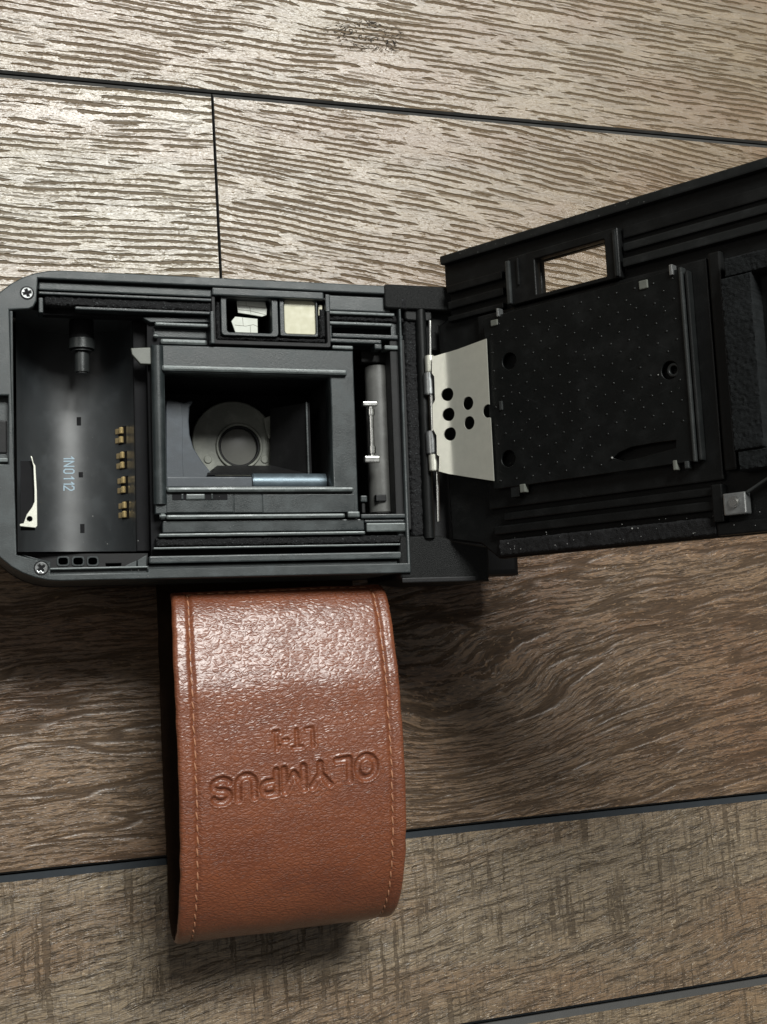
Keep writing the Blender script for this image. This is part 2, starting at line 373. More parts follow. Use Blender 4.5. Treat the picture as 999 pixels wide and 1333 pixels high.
# outer shell ---------------------------------------------------------
def arc(cx, cy, r, a0, a1, n=10): return [(cx+r*math.cos(math.radians(a0+(a1-a0)*i/n)), cy+r*math.sin(math.radians(a0+(a1-a0)*i/n))) for i in range(n+1)]
TOPV, BOTV = 29.5, -33.8
XR = P(501, 372)[0]; XB = P(522, 745)[0]
hole_main = [P(14, 403), P(38, 402), P(44, 399), P(48, 391), P(50, 366)]
hv_top = P(160, 367)[1]
hole_main[4] = (hole_main[4][0], hv_top)
hv_bot = P(330, 737)[1]; sv = P(130, 746)[1]
hole_main += [(XR+3, hv_top), (XR+3, hv_bot), (P(193, 740)[0], hv_bot), (P(193, 746)[0], sv), (P(66, 746)[0], sv), P(66, 740), P(60, 731), P(28, 722)]
hole_main[0] = (P(14, 560)[0], hole_main[0][1]); hole_main[-1] = (P(28, 722)[0]-.9, hole_main[-1][1])
outline = arc(-79.5, TOPV-17, 17, 90, 180)+arc(-80.5, BOTV+16, 16, 180, 270)+[(XB, BOTV), (XB, hv_bot-.01), (XR+4, hv_bot-.01)]
outline = arc(-79.5, TOPV-17, 17, 90, 180)+arc(-80.5, BOTV+16, 16, 180, 270)
latch_hole = rect(P(-12, 514), P(11.5, 604))
full = outline+[(XR+3.6, BOTV), (XR+3.6, TOPV)]
prism('rim', outline+[(XR+3.6, BOTV), (XR+3.6, TOPV)], -2.2, 0, M['body'], B, holes=[hole_main[::-1], latch_hole], bev=.25)
full2 = [(u, v) for u, v in full]
def grow(pts, c, d):
    out = []
    for u, v in pts:
        out.append((u-d if u < c[0] else u, v+d if v > c[1] else v-d))
    return out
inner = rect((-89.6, 26.5), (XR+2, -31.2))
prism('shell_wall', full, -27, -2.25, M['body'], B, holes=[inner], bev=.2)
prism('front_shell', arc(-79.5, TOPV-17, 17, 90, 180)+arc(-80.5, BOTV+16, 16, 180, 270)+[(30, BOTV), (30, TOPV)], -34, -27.05, M['black'], B, bev=1.5)
prism('lens_barrel', circ((-43, -3), 21, 48), -43.2, -34.05, M['black'], B, bev=1)
# latch recess at the left
pbox('latch_recess', -14, 512, 12.5, 606, -5, -3.6, M['deep'], B)
pbox('latch_block', -14, 547, 9.5, 590, -3.6, -1.9, M['black'], B, .3)
pbox('latch_block', -14, 596, 10.5, 601.5, -3.6, -.7, M['rail'], B, .2)
# inner wall at the left: thin lip and groove
u0 = P(13.0, 560)[0]; u1 = P(18.2, 560)[0]
box('lip', (u0+.12, P(20, 721)[1], -3), (u1, P(20, 404)[1], -.35), M['body'], B, .3)
# screws
def screw(px, py, r, ang):
    u, v = P(px, py)
    cr = []; a, b = r*.62, r*.17
    for x, y in ((b, a), (b, b), (a, b), (a, -b), (b, -b), (b, -a), (-b, -a), (-b, -b), (-a, -b), (-a, b), (-b, b), (-b, a)):
        cr.append((u+x*math.cos(ang)-y*math.sin(ang), v+x*math.sin(ang)+y*math.cos(ang)))
    s = prism('screw', circ((u, v), r, 28), -.5, .22, M['scr'], B, holes=[cr], bev=.16)
    prism('screw_recess', circ((u, v), r*1.14, 28), -.3, .03, M['deep'], s, bev=.01)
M['scr'] = plastic('grey screw', (.32, .33, .33), .32, .5, .6, .4, .8)
screw(35.5, 381.5, 1.22, .3); screw(54, 739.5, 1.28, .62)

# base plate beneath the rails, right of the cartridge chamber ---------
ub = P(192, 560)[0]
g0, g1, gv0, gv1 = span(P, 216, 487, 432.5, 633, -1.5)
gate = rect((g0, gv0), (g1, gv1))
tk = span(P, 466, 452, 541, 668, -2)
prism('back_plate', rect((ub+.8, hv_bot-.8), (XR+9.5, hv_top+.8)), -7, -4.2, M['deep'], B,
      holes=[gate[::-1], rect((tk[0], tk[2]), (tk[1], tk[3]))[::-1], rect((span(P, 284, 384, 424, 440, -4.2)[0], span(P, 284, 384, 424, 440, -4.2)[2]), (span(P, 284, 384, 424, 440, -4.2)[1], hv_top+.5))[::-1]], bev=.05)
# --- top left strip (seal ledge, foam, ridges)
pbox('seal_ledge', 50.5, 371.5, 276, 382, -5, -1.3, M['body'], B, .3)
pbox('seal_ridge', 50.5, 384, 276, 387.5, -5, -1.0, M['frame'], B, .2)
pbox('seal_ridge', 50.5, 387.3, 56.5, 407, -5, -1.0, M['frame'], B, .2)
pfoam('foam_strip', 58, 388.5, 276, 401, -4, -1.7, B)
pbox('seal_ridge', 98, 402.3, 276, 406, -5, -1.4, M['frame'], B, .2)
pbox('chamber_lid', 50.5, 383, 200, 412, -7, -4.5, M['deep'], B, .1)
# plates under the viewfinder side
prism('guide_plate', [P(186, 413, -3), P(273, 413, -3), P(273, 419.5, -3), P(196, 419.5, -3)], -6, -3, M['frame'], B)
pbox('guide_ridge', 202, 420.3, 272, 425, -6, -2.3, M['rail'], B, .3)
pbox('guide_plate', 200, 428, 270, 440.5, -6.5, -4, M['frame'], B, .3)
cyl('guide_pin', P(200, 437, -3.4)+(-3.4,), P(206, 438, -3.4)+(-3.4,), .55, M['rail'], B, bev=.2)
pbox('guide_ridge', 209, 441.3, 270.5, 448.6, -6, -3.2, M['rail'], B, .5)
prism('film_tab', [P(171, 453, -2.2), P(198, 452, -2.2), P(198, 474, -2.2), P(183, 473.5, -2.2), P(172, 461, -2.2)], -3.4, -2.2, M['sensor'], B)
# --- film gate
fo = span(P, 200, 452.5, 463.5, 668, -1.5)
prism('film_gate', rect((fo[0], fo[2]), (fo[1], fo[3])), -6, -1.5, M['frame'], B, holes=[gate[::-1]], bev=.25)
# rounded left post of the gate
pu0, pu1 = P(199, 560, -1)[0], P(216, 560, -1)[0]; r_ = (pu1-pu0)/2
bm = bmesh.new(); bm_cyl(bm, ((pu0+pu1)/2, fo[2]+2, -2.0), ((pu0+pu1)/2, fo[3]-.3, -2.0), r_, n=40); link('gate_post', bm, M['frame'], B, smooth=35)
pbox('film_rail', 211, 478, 452.5, 485.3, -4, -.35, M['rail'], B, .45)
pbox('film_rail', 217.5, 634, 461.5, 640.3, -4, -.35, M['rail'], B, .45)
# lower film plate, ridges
pbox('slot_plate', 217, 643, 304.3, 667, -3, -1.30, M['frame'], B, .15)
pbox('slot_plate', 305.2, 643, 341.5, 667, -3, -1.36, M['frame'], B, .1)
pbox('slot_plate', 342.5, 643.5, 462, 667, -3, -1.26, M['frame'], B, .1)
pbox('slot', 224.5, 642, 296.5, 650.8, -3, -1.22, M['deep'], B, .03)
pbox('slot_key', 242.5, 643, 267.5, 650.5, -3, -.95, M['rail'], B, .25)
pbox('slot_key', 236, 642.8, 239.5, 650.5, -3, -1.0, M['frame'], B, .2)
pbox('slot_key', 275, 642.8, 278, 650.5, -3, -1.0, M['frame'], B, .2)
pbox('film_ridge', 216.5, 669, 450, 675, -4, -.6, M['rail'], B, .45)
cyl('guide_pin', P(208, 672.5, -.9)+(-.9,), P(216, 672, -.9)+(-.9,), .68, M['rail'], B, bev=.25)
pbox('film_ridge', 453, 665.5, 469, 673.5, -4, -.5, M['rail'], B, .35)
pbox('film_ridge', 470.5, 669, 529, 674.6, -4, -.9, M['frame'], B, .25)
pbox('lower_plate', 212, 677, 474.5, 692, -4, -1.6, M['frame'], B, .2)
pbox('lower_plate', 477.5, 680.5, 530, 692, -4, -1.1, M['rail'], B, .3)
pbox('lower_plate', 475, 676.5, 530, 680, -4, -1.5, M['frame'], B, .2)
pbox('seal_ridge', 207, 693, 476, 697.3, -4, -.9, M['rail'], B, .25)
pfoam('foam_strip', 204, 698.5, 527, 709, -4, -1.6, B)
pbox('seal_ridge', 200, 710, 529, 712.6, -4, -1.1, M['rail'], B, .15)
pbox('seal_ledge', 194.5, 721, 527, 730.3, -4.2, -.9, M['body'], B, .3)
# --- deep gate box
def wall(name, x0, y0, z0, x1, y1, z1, m, bev=0.05): return box(name, (min(x0, x1), min(y0, y1), min(z0, z1)), (max(x0, x1), max(y0, y1), max(z0, z1)), m, B, bev)
DEPTH = -25
wall('gate_wall', g0-1, gv0-1, DEPTH, g0, gv1+1, -6.05, M['deep'])
wall('gate_wall', g1, gv0-1, DEPTH, g1+1, gv1+1, -6.05, M['black'])
wall('gate_wall', g0, gv1, DEPTH, g1, gv1+1, -6.05, M['deep'])
wall('gate_wall', g0, gv0-1, DEPTH, g1, gv0, -6.05, M['deep'])
wall('gate_floor', g0-1, gv0-1, DEPTH-1.2, g1+1, gv1+1, DEPTH-.01, M['deep'])
zl = -21.5
cL = P(312.5, 580.5, zl)
# the shutter plate: outline with straight right side leaning inwards
cs_ = (303, 572)
sp = [P(cs_[0]+53*math.cos(math.radians(t)), cs_[1]-50*math.sin(math.radians(t)), zl-1) for t in range(25, 221, 8)]+[P(x, y, zl-1) for x, y in ((270, 612), (276, 620), (358, 620), (357, 606), (352, 575))]
mpp = (P(340, 580, zl)[0]-P(288, 580, zl)[0])/52
prism('shutter_plate', sp, zl-2.2, zl-.9, M['lensplate'], B, holes=[circ(cL, 25.5*mpp, 40)[::-1]], bev=.3)
prism('lens_ring', circ(cL, 30.5*mpp, 48), zl-1.6, zl-.35, M['lensplate'], B, holes=[circ(cL, 27.0*mpp, 48)[::-1]], bev=.2)
prism('lens_ring', circ(cL, 27.2*mpp, 48), zl-1.9, zl-.75, M['black'], B, holes=[circ(cL, 23.8*mpp, 48)[::-1]], bev=.2)
bm = bmesh.new(); rl = 23.8*mpp
V0 = [[bm.verts.new(((cL[0]+rl*k/6*math.cos(a))*MM, (cL[1]+rl*k/6*math.sin(a))*MM, (zl-1.2-.55*(k/6)**2)*MM)) for a in [2*math.pi*i/36 for i in range(36)]] for k in range(1, 7)]
c0 = bm.verts.new((cL[0]*MM, cL[1]*MM, (zl-1.2)*MM))
for i in range(36):
    bm.faces.new((c0, V0[0][i], V0[0][(i+1) % 36]))
    for k in range(5): bm.faces.new((V0[k][i], V0[k+1][i], V0[k+1][(i+1) % 36], V0[k][(i+1) % 36]))
s = NT('grey rear lens glass'); cg = s.coord()
M['lens'] = s.set(Base_Color=s.mix(s.noise(cg, .25, 3, .6), (.13, .13, .118), (.17, .168, .152)), Roughness=.38, Specular_IOR_Level=.5)
link('rear_lens', bm, M['lens'], B, smooth=60)
# rivets on the shutter plate
for x, y in ((271, 598), (345, 598)):
    c_ = P(x, y, zl-.8); prism('rivet', circ(c_, 5.5*mpp, 20), zl-1.2, zl-.65, M['lensplate'], B, bev=.2)
prism('shutter_blade', [P(x, y, zl+.6) for x, y in ((343, 545), (352, 541), (360, 545), (360, 566), (350, 571))], zl, zl+.6, M['cream2'] if 'cream2' in M else M['lensplate'], B, bev=.1)
# blue grey baffle with a concave right edge
zb = -11.0
arcp = [P(x, y, zb) for x, y in ((247, 530), (251, 524), (250, 521), (240, 524), (222, 520), (216, 521), (216, 634), (285, 634), (283, 620), (275, 615), (263, 600), (252, 583), (247, 565), (246, 548))]
prism('light_baffle', arcp, zb-1.2, zb, M['baffle'], B, bev=.25)
arcp2 = [P(x, y, zb+.35) for x, y in ((236, 524), (219, 521.5), (217, 522), (217, 632), (240, 632), (238, 600), (238, 545))]
prism('light_baffle', arcp2, zb, zb+.3, M['baffle'], B, bev=.08)
# right inner baffle: a slanting dark wall with a pale front edge
def quad(name, pts, m, thick=.5):
    bm = bmesh.new(); vs = [bm.verts.new(Vector(p)*MM) for p in pts]; f = bm.faces.new(vs)
    r = bmesh.ops.extrude_face_region(bm, geom=[f]); n = f.normal.copy(); f.normal_update(); n = f.normal
    for v in [g for g in r['geom'] if isinstance(g, bmesh.types.BMVert)]: v.co -= n*thick*MM
    bmesh.ops.recalc_face_normals(bm, faces=bm.faces); return link(name, bm, m, B)
ze = -9.0
e0 = P(400.5, 524, ze); e1 = P(403.5, 616, ze); i0 = P(352, 532, -20); i1 = P(352, 610, -20)
quad('side_baffle', [(*e0, ze), (*e1, ze), (*i1, -20), (*i0, -20)], M['black'], .6)
a_, b_ = P(397.5, 523.5, ze), P(405.5, 617, ze)
box('baffle_edge', (a_[0]+.1, b_[1], ze-.5), (b_[0]-.35, a_[1], ze+.05), M['frame'], B, .1)
quad('lower_baffle', [(*P(283, 606, -19.5), -19.5), (*P(357, 606, -19.5), -19.5), (*P(403, 616, -10), -10), (*P(270, 616, -10), -10)], M['black'], .4)
# lower bar and steel roller
pbox('gate_bar', 217, 620.5, 329, 634.5, -10, -7.0, M['baffle'], B, .3)
ra, rb = P(330, 626, -7.2), P(427, 626, -7.2)
cyl('gate_roller', (ra[0], ra[1]-.15, -9.2), (rb[0], ra[1]-.15, -9.2), 2.0, M['tube'], B, n=40, bev=.2)

# --- cartridge chamber: concave half tube -----------------------------
cu0, cu1 = -88.6, ub+.6; cv0 = P(110, 719, -8)[1]; cv1 = P(110, 405, -3)[1]
cut = P(174, 560, -9)[0]; uc = (cu0+cut)/2; rad = (cut-cu0)/2-.05; zc = -10.5
bm = bmesh.new(); n = 48; L = []
for t in range(n+1):
    a = math.pi+math.pi*t/n
    L.append(((uc+rad*math.cos(a)), zc+rad*math.sin(a)*1.02))
L = [(cu0, -3.0)]+L+[(cut+.3, -7.5)]
A = [bm.verts.new((x*MM, cv0*MM, z*MM)) for x, z in L]; Bv = [bm.verts.new((x*MM, cv1*MM, z*MM)) for x, z in L]
for i in range(len(L)-1): bm.faces.new((A[i], A[i+1], Bv[i+1], Bv[i]))
bm.faces.new(Bv[::-1]); bm.faces.new(A)
link('cartridge_chamber', bm, M['chamber'], B, smooth=40)
box('chamber_ledge', (cut+.1, cv0, -9), (cu1+.3, cv1, -7.6), M['deep'], B, .2)
# slots of the chamber wall
def on_tube(px, py):
    z = -20
    for _ in range(12):
        u, v = P(px, py, z); d = max(-1, min(1, (u-uc)/rad)); z = zc-rad*1.02*math.sqrt(max(0, 1-d*d))
    return u, v, z
def tangent(u): 
    d = (u-uc)/rad; return Vector((math.sqrt(max(1e-4, 1-d*d)), 0, 1.02*d)).normalized()
def tube_patch(name, px, py, w, h, m, lift=.06, th=.2, bev=.03):
    u, v, z = on_tube(px, py); T = tangent(u); Nn = Vector((-T.z, 0, T.x))
    R = Matrix((T, Vector((0, 1, 0)), Nn)).transposed()
    c = Vector((u, v, z))+Nn*(lift-th/2)
    return box(name, (c.x-w/2, c.y-h/2, c.z-th/2), (c.x+w/2, c.y+h/2, c.z+th/2), m, B, bev, rot=R)
for x, y, w, h in ((103, 548.5, .95, 1.9), (105.5, 618, .95, 1.2), (107.5, 688, .95, 2.0)):
    tube_patch('chamber_slot', x, y, w, h, M['deep'], lift=.03)
# contacts
for k, (y0, y1) in enumerate(((555, 579), (587, 612), (619.5, 644), (652, 676))):
    xs = 158+k*1.4
    sl = tube_patch('contact_slot', xs+2, (y0+y1)/2, 4.2, 3.9, M['deep'], lift=.10)
    for yc in (y0+5.5, y1-6.5):
        tube_patch('contact', xs-4, yc+1.4, 1.3, 1.2, M['goldd'] if 'goldd' in M else M['gold'], lift=.30, th=.4, bev=.12)
        tube_patch('contact', xs+2.0, yc, .85, 1.4, M['gold'], lift=.75, th=.7, bev=.15)
# chamber bottom shelf with vent slots
zs = -6.0
sh = [P(x, y, zs) for x, y in ((29, 718), (70, 720.5), (142, 720.5), (193, 720), (193, 741), (60, 741), (29, 730))]
hl = [rect(P(x0, 726, zs), P(x1, 735, zs), .35) for x0, x1 in ((76, 89), (95.5, 108.5), (115, 127))]+[rect(P(138, 733.5, zs), P(158, 737.2, zs))]
prism('chamber_shelf', sh, zs-1.5, zs, M['black'], B, holes=[h[::-1] for h in hl], bev=.12)
for x0, x1 in ((74, 91), (93.5, 110.5), (113, 129)):
    a, b = P(x0, 724, zs+.2), P(x1, 737, zs+.2)
    prism('vent_ring', rect(a, b, .6), zs, zs+.2, M['frame'], B, holes=[rect((min(a[0], b[0])+.35, min(a[1], b[1])+.35), (max(a[0], b[0])-.35, max(a[1], b[1])-.35), .5)[::-1]], bev=.06)
prism('corner_web', [P(159, 738.5, -2), P(178, 729.5, -2), P(178, 738.5, -2)], -5, -2, M['body'], B, bev=.1)
prism('corner_web', [P(179.5, 729, -2), P(191, 722.5, -2), P(191, 738.5, -2), P(179.5, 738.5, -2)], -5, -2, M['body'], B, bev=.1)
prism('corner_web', [P(29, 722, -1.2), P(60, 734, -1.2), P(66, 741, -1.2), P(66, 737, -1.2), P(66, 731.5, -1.2)], -4, -1.2, M['frame'], B, bev=.08)
pbox('shelf_lip', 64, 738.2, 193, 740.6, -5, -1.2, M['rail'], B, .12)
# silver latch spring plate at the left of the chamber
zp = -5
prism('spring_clip', [P(x, y, zp) for x, y in ((40, 593), (42.5, 595), (44, 602), (46.5, 606), (48.5, 640), (49, 684.5), (46.5, 687), (33, 685.8), (26, 685), (26, 682), (31, 681), (35, 669.5), (42, 660), (45, 653), (45, 640), (43.5, 606))],
      zp-.5, zp, M['silver'], B, holes=[circ(P(38.8, 675.5, zp), .55, 14)[::-1]], bev=.08)
prism('clip_bed', [P(x, y, zp-1.2) for x, y in ((27, 600), (44, 600), (46, 690), (27, 690))], zp-2.2, zp-1.2, M['deep'], B, bev=.05)
# rewind fork hanging from the top wall of the chamber
u, v = P(106.5, 449, -11)
cyl('rewind_fork', (u, cv1, -11), (u, v-1.4, -11), 2.55, M['deep'], B, n=32, bev=.3)
cyl('rewind_fork', (u, v+1.6, -11), (u, v-1.5, -11), 2.75, M['spool2'] if 'spool2' in M else M['edge'], B, n=32, bev=.5)
cyl('rewind_fork', (u, v-1.5, -11), (u, v-6.2, -11), 1.55, M['edge'], B, n=24, bev=.3)
# print in the chamber, sunk letters laid on the tube
font = {'1': [((.25, .75), (.5, 1), (.5, 0))], 'N': [((0, 0), (0, 1), (.7, 0), (.7, 1))], '0': [((.1, .15), (.1, .85), (.25, 1), (.5, 1), (.65, .85), (.65, .15), (.5, 0), (.25, 0), (.1, .15))],
        '2': [((.05, .8), (.2, 1), (.5, 1), (.65, .8), (.65, .62), (.05, 0), (.68, 0))]}
bm = bmesh.new(); tw = 2.15
ypos = 592.5
for ch, adv in zip('1N0112', (8, 9.5, 8.5, 7, 6.5, 9)):
    for st in font[ch]:
        for (a, b), (c, d) in zip(st, st[1:]):
            q = []
            for sx, sy in ((a, b), (c, d)):
                q.append(on_tube(83.5+sy*13, ypos+sx*9.5))
            p0, p1 = Vector(q[0]), Vector(q[1]); T = tangent((p0.x+p1.x)/2); Nn = Vector((-T.z, 0, T.x)); dd = (p1-p0).normalized(); sd = dd.cross(Nn)*.13
            p0 = p0-dd*.08+Nn*.05; p1 = p1+dd*.08+Nn*.05
            vs = [bm.verts.new(x*MM) for x in (p0+sd, p1+sd, p1-sd, p0-sd)]
            low = [bm.verts.new((x-Nn*.08)*MM) for x in (p0+sd, p1+sd, p1-sd, p0-sd)]
            bm.faces.new(vs)
            for i in range(4): bm.faces.new((vs[i], low[i], low[(i+1) % 4], vs[(i+1) % 4]))
    ypos += adv
bmesh.ops.recalc_face_normals(bm, faces=bm.faces)
link('serial_print', bm, M['print'], B)

# --- take up side ------------------------------------------------------
t0, t1, tv0, tv1 = tk
wall('takeup_chamber', t0-.6, tv0-.6, -22, t0, tv1+.6, -6, M['black'])
wall('takeup_chamber', t1, tv0-.6, -22, t1+.6, tv1+.6, -6, M['deep'])
wall('takeup_chamber', t0, tv1, -22, t1, tv1+.6, -6, M['deep'])
wall('takeup_chamber', t0, tv0-.6, -22, t1, tv0, -6, M['deep'])
wall('takeup_chamber', t0-.6, tv0-.6, -23, t1+.6, tv1+.6, -22.02, M['deep'])
su, sv1 = P(495, 475, -6); sv0 = P(495, 667, -6)[1]
cyl('takeup_spool', (su, sv0, -8.5), (su, sv1, -8.5), 2.9, M['spool'], B, n=40, bev=.2)
pbox('spool_key', 490, 643.5, 503.5, 652.5, -6.5, -5.0, M['black'], B, .2)
pbox('spool_flange', 470.5, 456, 512, 472, -9, -6.2, M['black'], B, .3)
a = P(483, 528, -2); b = P(486, 596, -2)
cyl('sprocket_shaft', (a[0], a[1], -2.2), (a[0], b[1], -2.2), .55, M['chrome'], B, bev=.1)
pbox('sprocket_cap', 473, 522.5, 492, 528.5, -3.2, -1.4, M['chrome'], B, .25)
cyl('sprocket_collar', (a[0], a[1]-.6, -2.2), (a[0], a[1]-2.3, -2.2), .85, M['chrome'], B, bev=.2)
cyl('sprocket_collar', (a[0], b[1]+.8, -2.2), (a[0], b[1]+2.7, -2.2), .85, M['chrome'], B, bev=.2)
pbox('sprocket_cap', 475.5, 593.5, 495, 602, -3.2, -1.4, M['chrome'], B, .25)
pbox('guide_stud', 470, 645, 478.5, 653.5, -4, -2.6, M['frame'], B, .25)
pbox('guide_stud', 471.5, 654, 476, 668, -4.5, -3.2, M['black'], B, .25)
# long vertical light seal and black channel
pfoam('foam_strip', 532, 418, 547.5, 698, -4, -1.2, B, amp=.45)
x0, x1, v0, v1 = span(P, 512, 442, 532, 690, -1.8); box('seal_channel', (x0, v0, -6), (x1, v1, -1.8), M['black'], B, .3)
x0, x1, v0, v1 = span(P, 547.5, 405, 556, 700, -1.0); box('seal_channel', (x0, v0, -10), (x1+1.6, v1, -2.4), M['black'], B, .3)
box('hinge_wall', (x1-.5, v0-1, -27), (x1+6, v1, -4.6), M['black'], B, .5)
# right top blocks
pbox('seal_ledge', 428.5, 386, 508, 405.5, -5, -.9, M['body'], B, .3)
pbox('seal_ridge', 424, 383, 429.8, 406, -5, -.7, M['frame'], B, .2)
pbox('seal_ridge', 429, 406.2, 514, 410, -5, -.8, M['rail'], B, .2)
pfoam('foam_strip', 424, 411.5, 530, 418.5, -4, -1.6, B)
for x0, y0, x1, y1, mm in ((429, 419.5, 511, 423.5, 'rail'), (429, 423.5, 432.5, 441, 'frame'), (433, 435, 525, 440.5, 'frame'), (429, 441.5, 497, 446.5, 'frame'), (433, 449.8, 460, 454.5, 'rail'), (488, 448, 497.5, 454.5, 'frame'), (501, 449.5, 519, 455, 'rail')):
    pbox('seal_ridge', x0, y0, x1, y1, -4.6, -1.2, M[mm], B, .25)
# --- viewfinder unit ----------------------------------------------------
def pframe(name, x0, y0, x1, y1, ix0, iy0, ix1, iy1, z0, z1, m, r=.4, ri=.3):
    a = span(P, x0, y0, x1, y1, z1); b = span(P, ix0, iy0, ix1, iy1, z1)
    return prism(name, rect((a[0], a[2]), (a[1], a[3]), r), z0, z1, m, B, holes=[rect((b[0], b[2]), (b[1], b[3]), ri)[::-1]], bev=.15)
pbox('viewfinder_hood', 276.5, 377.3, 421.5, 387, -2, -.15, M['frame'], B, .3)
pframe('viewfinder_frame', 276, 384.5, 430, 450, 281, 387.6, 425.5, 444.5, -5.5, -.8, M['black'], .5, .4)
pbox('viewfinder_ridge', 274.5, 405, 279.5, 447, -5, -.4, M['frame'], B, .2)
pfoam('foam_strip', 283, 438.5, 424, 444, -4.5, -1.9, B, amp=.3)
pfoam('foam_strip', 282, 392, 287.5, 439, -4.5, -1.9, B, amp=.3)
pfoam('foam_strip', 417, 402, 424.5, 439, -4.5, -1.9, B, amp=.3)
pframe('eyepiece_frame', 288, 386, 362.5, 437.5, 295.5, 388.5, 354, 433, -4.5, -1.2, M['frame'], .8, .6)
pframe('meter_window_frame', 364.5, 388, 414, 438, 370.5, 390.5, 411.5, 435, -4.5, -1.3, M['frame'], .4, .8)
x0, x1, v0, v1 = span(P, 296, 388.5, 353.5, 433, -2)
for nm, aa, bb, mm in (('eyepiece_well', (x0-.3, v0-.3, -20), (x0, v1+.3, -4.6), 'deep'), ('eyepiece_well', (x1, v0-.3, -20), (x1+.3, v1+.3, -4.6), 'deep'), ('eyepiece_well', (x0, v1, -20), (x1, v1+.3, -4.6), 'deep'),
                       ('eyepiece_well', (x0, v0-.3, -20), (x1, v0, -4.6), 'deep'), ('eyepiece_well', (x0-.3, v0-.3, -20.5), (x1+.3, v1+.3, -20.01), 'deep')): box(nm, aa, bb, M[mm], B, .02)
zv = -3.6
m1 = [(308, 388.5), (333, 389), (345, 391), (348, 402), (347.3, 410), (341.5, 412.3), (326, 409.5), (310, 407)]
m2 = [(306.5, 412), (335.5, 415), (336, 433.5), (306.5, 432.5), (301.5, 418)]
prism('viewfinder_reflection', [P(x, y, zv) for x, y in m1], zv-.4, zv, M['pale'], B, bev=.1)  # pale shapes paint the reflections seen inside the eyepiece
prism('viewfinder_reflection', [P(x, y, zv-.2) for x, y in m2], zv-.7, zv-.2, M['pale'], B, bev=.1)
bm = bmesh.new()
for ln, zz in ((((309, 397), (316, 397.5), (326, 398.5), (338, 400.5), (347.5, 401)), zv+.02), (((309, 403), (325, 404.5), (346, 409.5)), zv+.02), (((320, 389), (321, 398)), zv+.02), (((325, 399), (327, 408)), zv+.02),
                (((306, 423), (320, 424.5), (330, 422.5), (336, 425)), zv-.18), (((316, 413.5), (317, 424)), zv-.18), (((326, 424), (326.5, 433)), zv-.18)):
    for p, q in zip(ln, ln[1:]): bm_cyl(bm, (*P(*p, zz), zz), (*P(*q, zz), zz), .045, n=6)
link('frame_line', bm, M['pline'], B)
x0, x1, v0, v1 = span(P, 370, 390, 412, 435.5, -2.2)
s = NT('cream coated meter window'); cg = s.coord()
nn = s.noise(s.map(cg, sc=(.7, .45, 1)), .9, 3, .55, .6)
M['meter'] = s.set(Base_Color=s.mix(nn, (.46, .44, .30), (.66, .64, .50)), Roughness=.25, Specular_IOR_Level=.6, Normal=s.bump(s.noise(cg, .3, 2, .5), .00008, 1.0))
prism('meter_window', rect((x0, v0), (x1, v1), .5), -3.2, -2.0, M['meter'], B, bev=.15)
pbox('meter_tab', 414.8, 397, 420, 411, -4.5, -2.4, M['cream'], B, .15)
# --- hinge ------------------------------------------------------------------
u0, u1, v0, v1 = span(P, 501, 371.5, 594, 403, .3)
prism('hinge_block', rect((u0, v0), (u1, v1), .7), -27, .3, M['hinge'], B, bev=.35)
u0, u1, v0, v1 = span(P, 527, 388, 563, 418, -.5)
prism('hinge_block', rect((u0, v0), (u1, v1), .8), -10, -.6, M['door'], B, bev=.4)
pfoam('foam_strip', 522, 388, 531, 402.5, -1, .4, B, amp=.2)
box('hinge_wall', (-1, 16, -12), (9, 27.5, -2.6), M['hinge'], B, .4)
# bottom hinge corner
zz = -.8
prism('hinge_corner', [P(x, y, zz) for x, y in ((522, 698), (575, 697), (590, 704), (637, 712), (637.5, 756.5), (560, 757.5), (522, 753), (520, 730))], -27, zz, M['hinge'], B, bev=.5)
pbox('hinge_corner_step', 524, 751, 620, 757.5, -1.2, -.5, M['edge2'] if 'edge2' in M else M['black'], B, .25)
bpyz = -.9
# pins and knuckles (local axis v)
hu = P(561.5, 440, 0)[0]
def vy(y): return P(566, y, 0)[1]
cyl('hinge_pin', (hu-.15, vy(418), .2), (hu-.45, vy(468), .2), .38, M['chrome'], B)
cyl('hinge_rod', (hu-2.0, vy(402), -1.0), (hu-2.0, vy(700), -1.0), 1.25, M['plate'], B)
cyl('hinge_pin', (hu-.75, vy(486), 1.0), (hu-.85, vy(592), 1.0), .62, M['chrome'], B)
cyl('hinge_knuckle', (hu-.95, vy(465), 1.1), (hu-.9, vy(486.5), 1.1), 1.15, M['steel'] if 'steel' in M else M['silver'], B, bev=.15)
cyl('hinge_knuckle', (hu-1.2, vy(487), .9), (hu-1.15, vy(515.5), .9), 1.3, M['scr'], B, bev=.2)
cyl('hinge_knuckle', (hu-1.2, vy(562.5), .9), (hu-1.15, vy(592), .9), 1.3, M['scr'], B, bev=.2)
cyl('hinge_knuckle', (hu-.95, vy(592.8), 1.1), (hu-.9, vy(614), 1.1), 1.15, M['silver'], B, bev=.15)
cyl('hinge_pin', (hu+.05, vy(613), .2), (hu-.15, vy(679), .2), .38, M['chrome'], B)

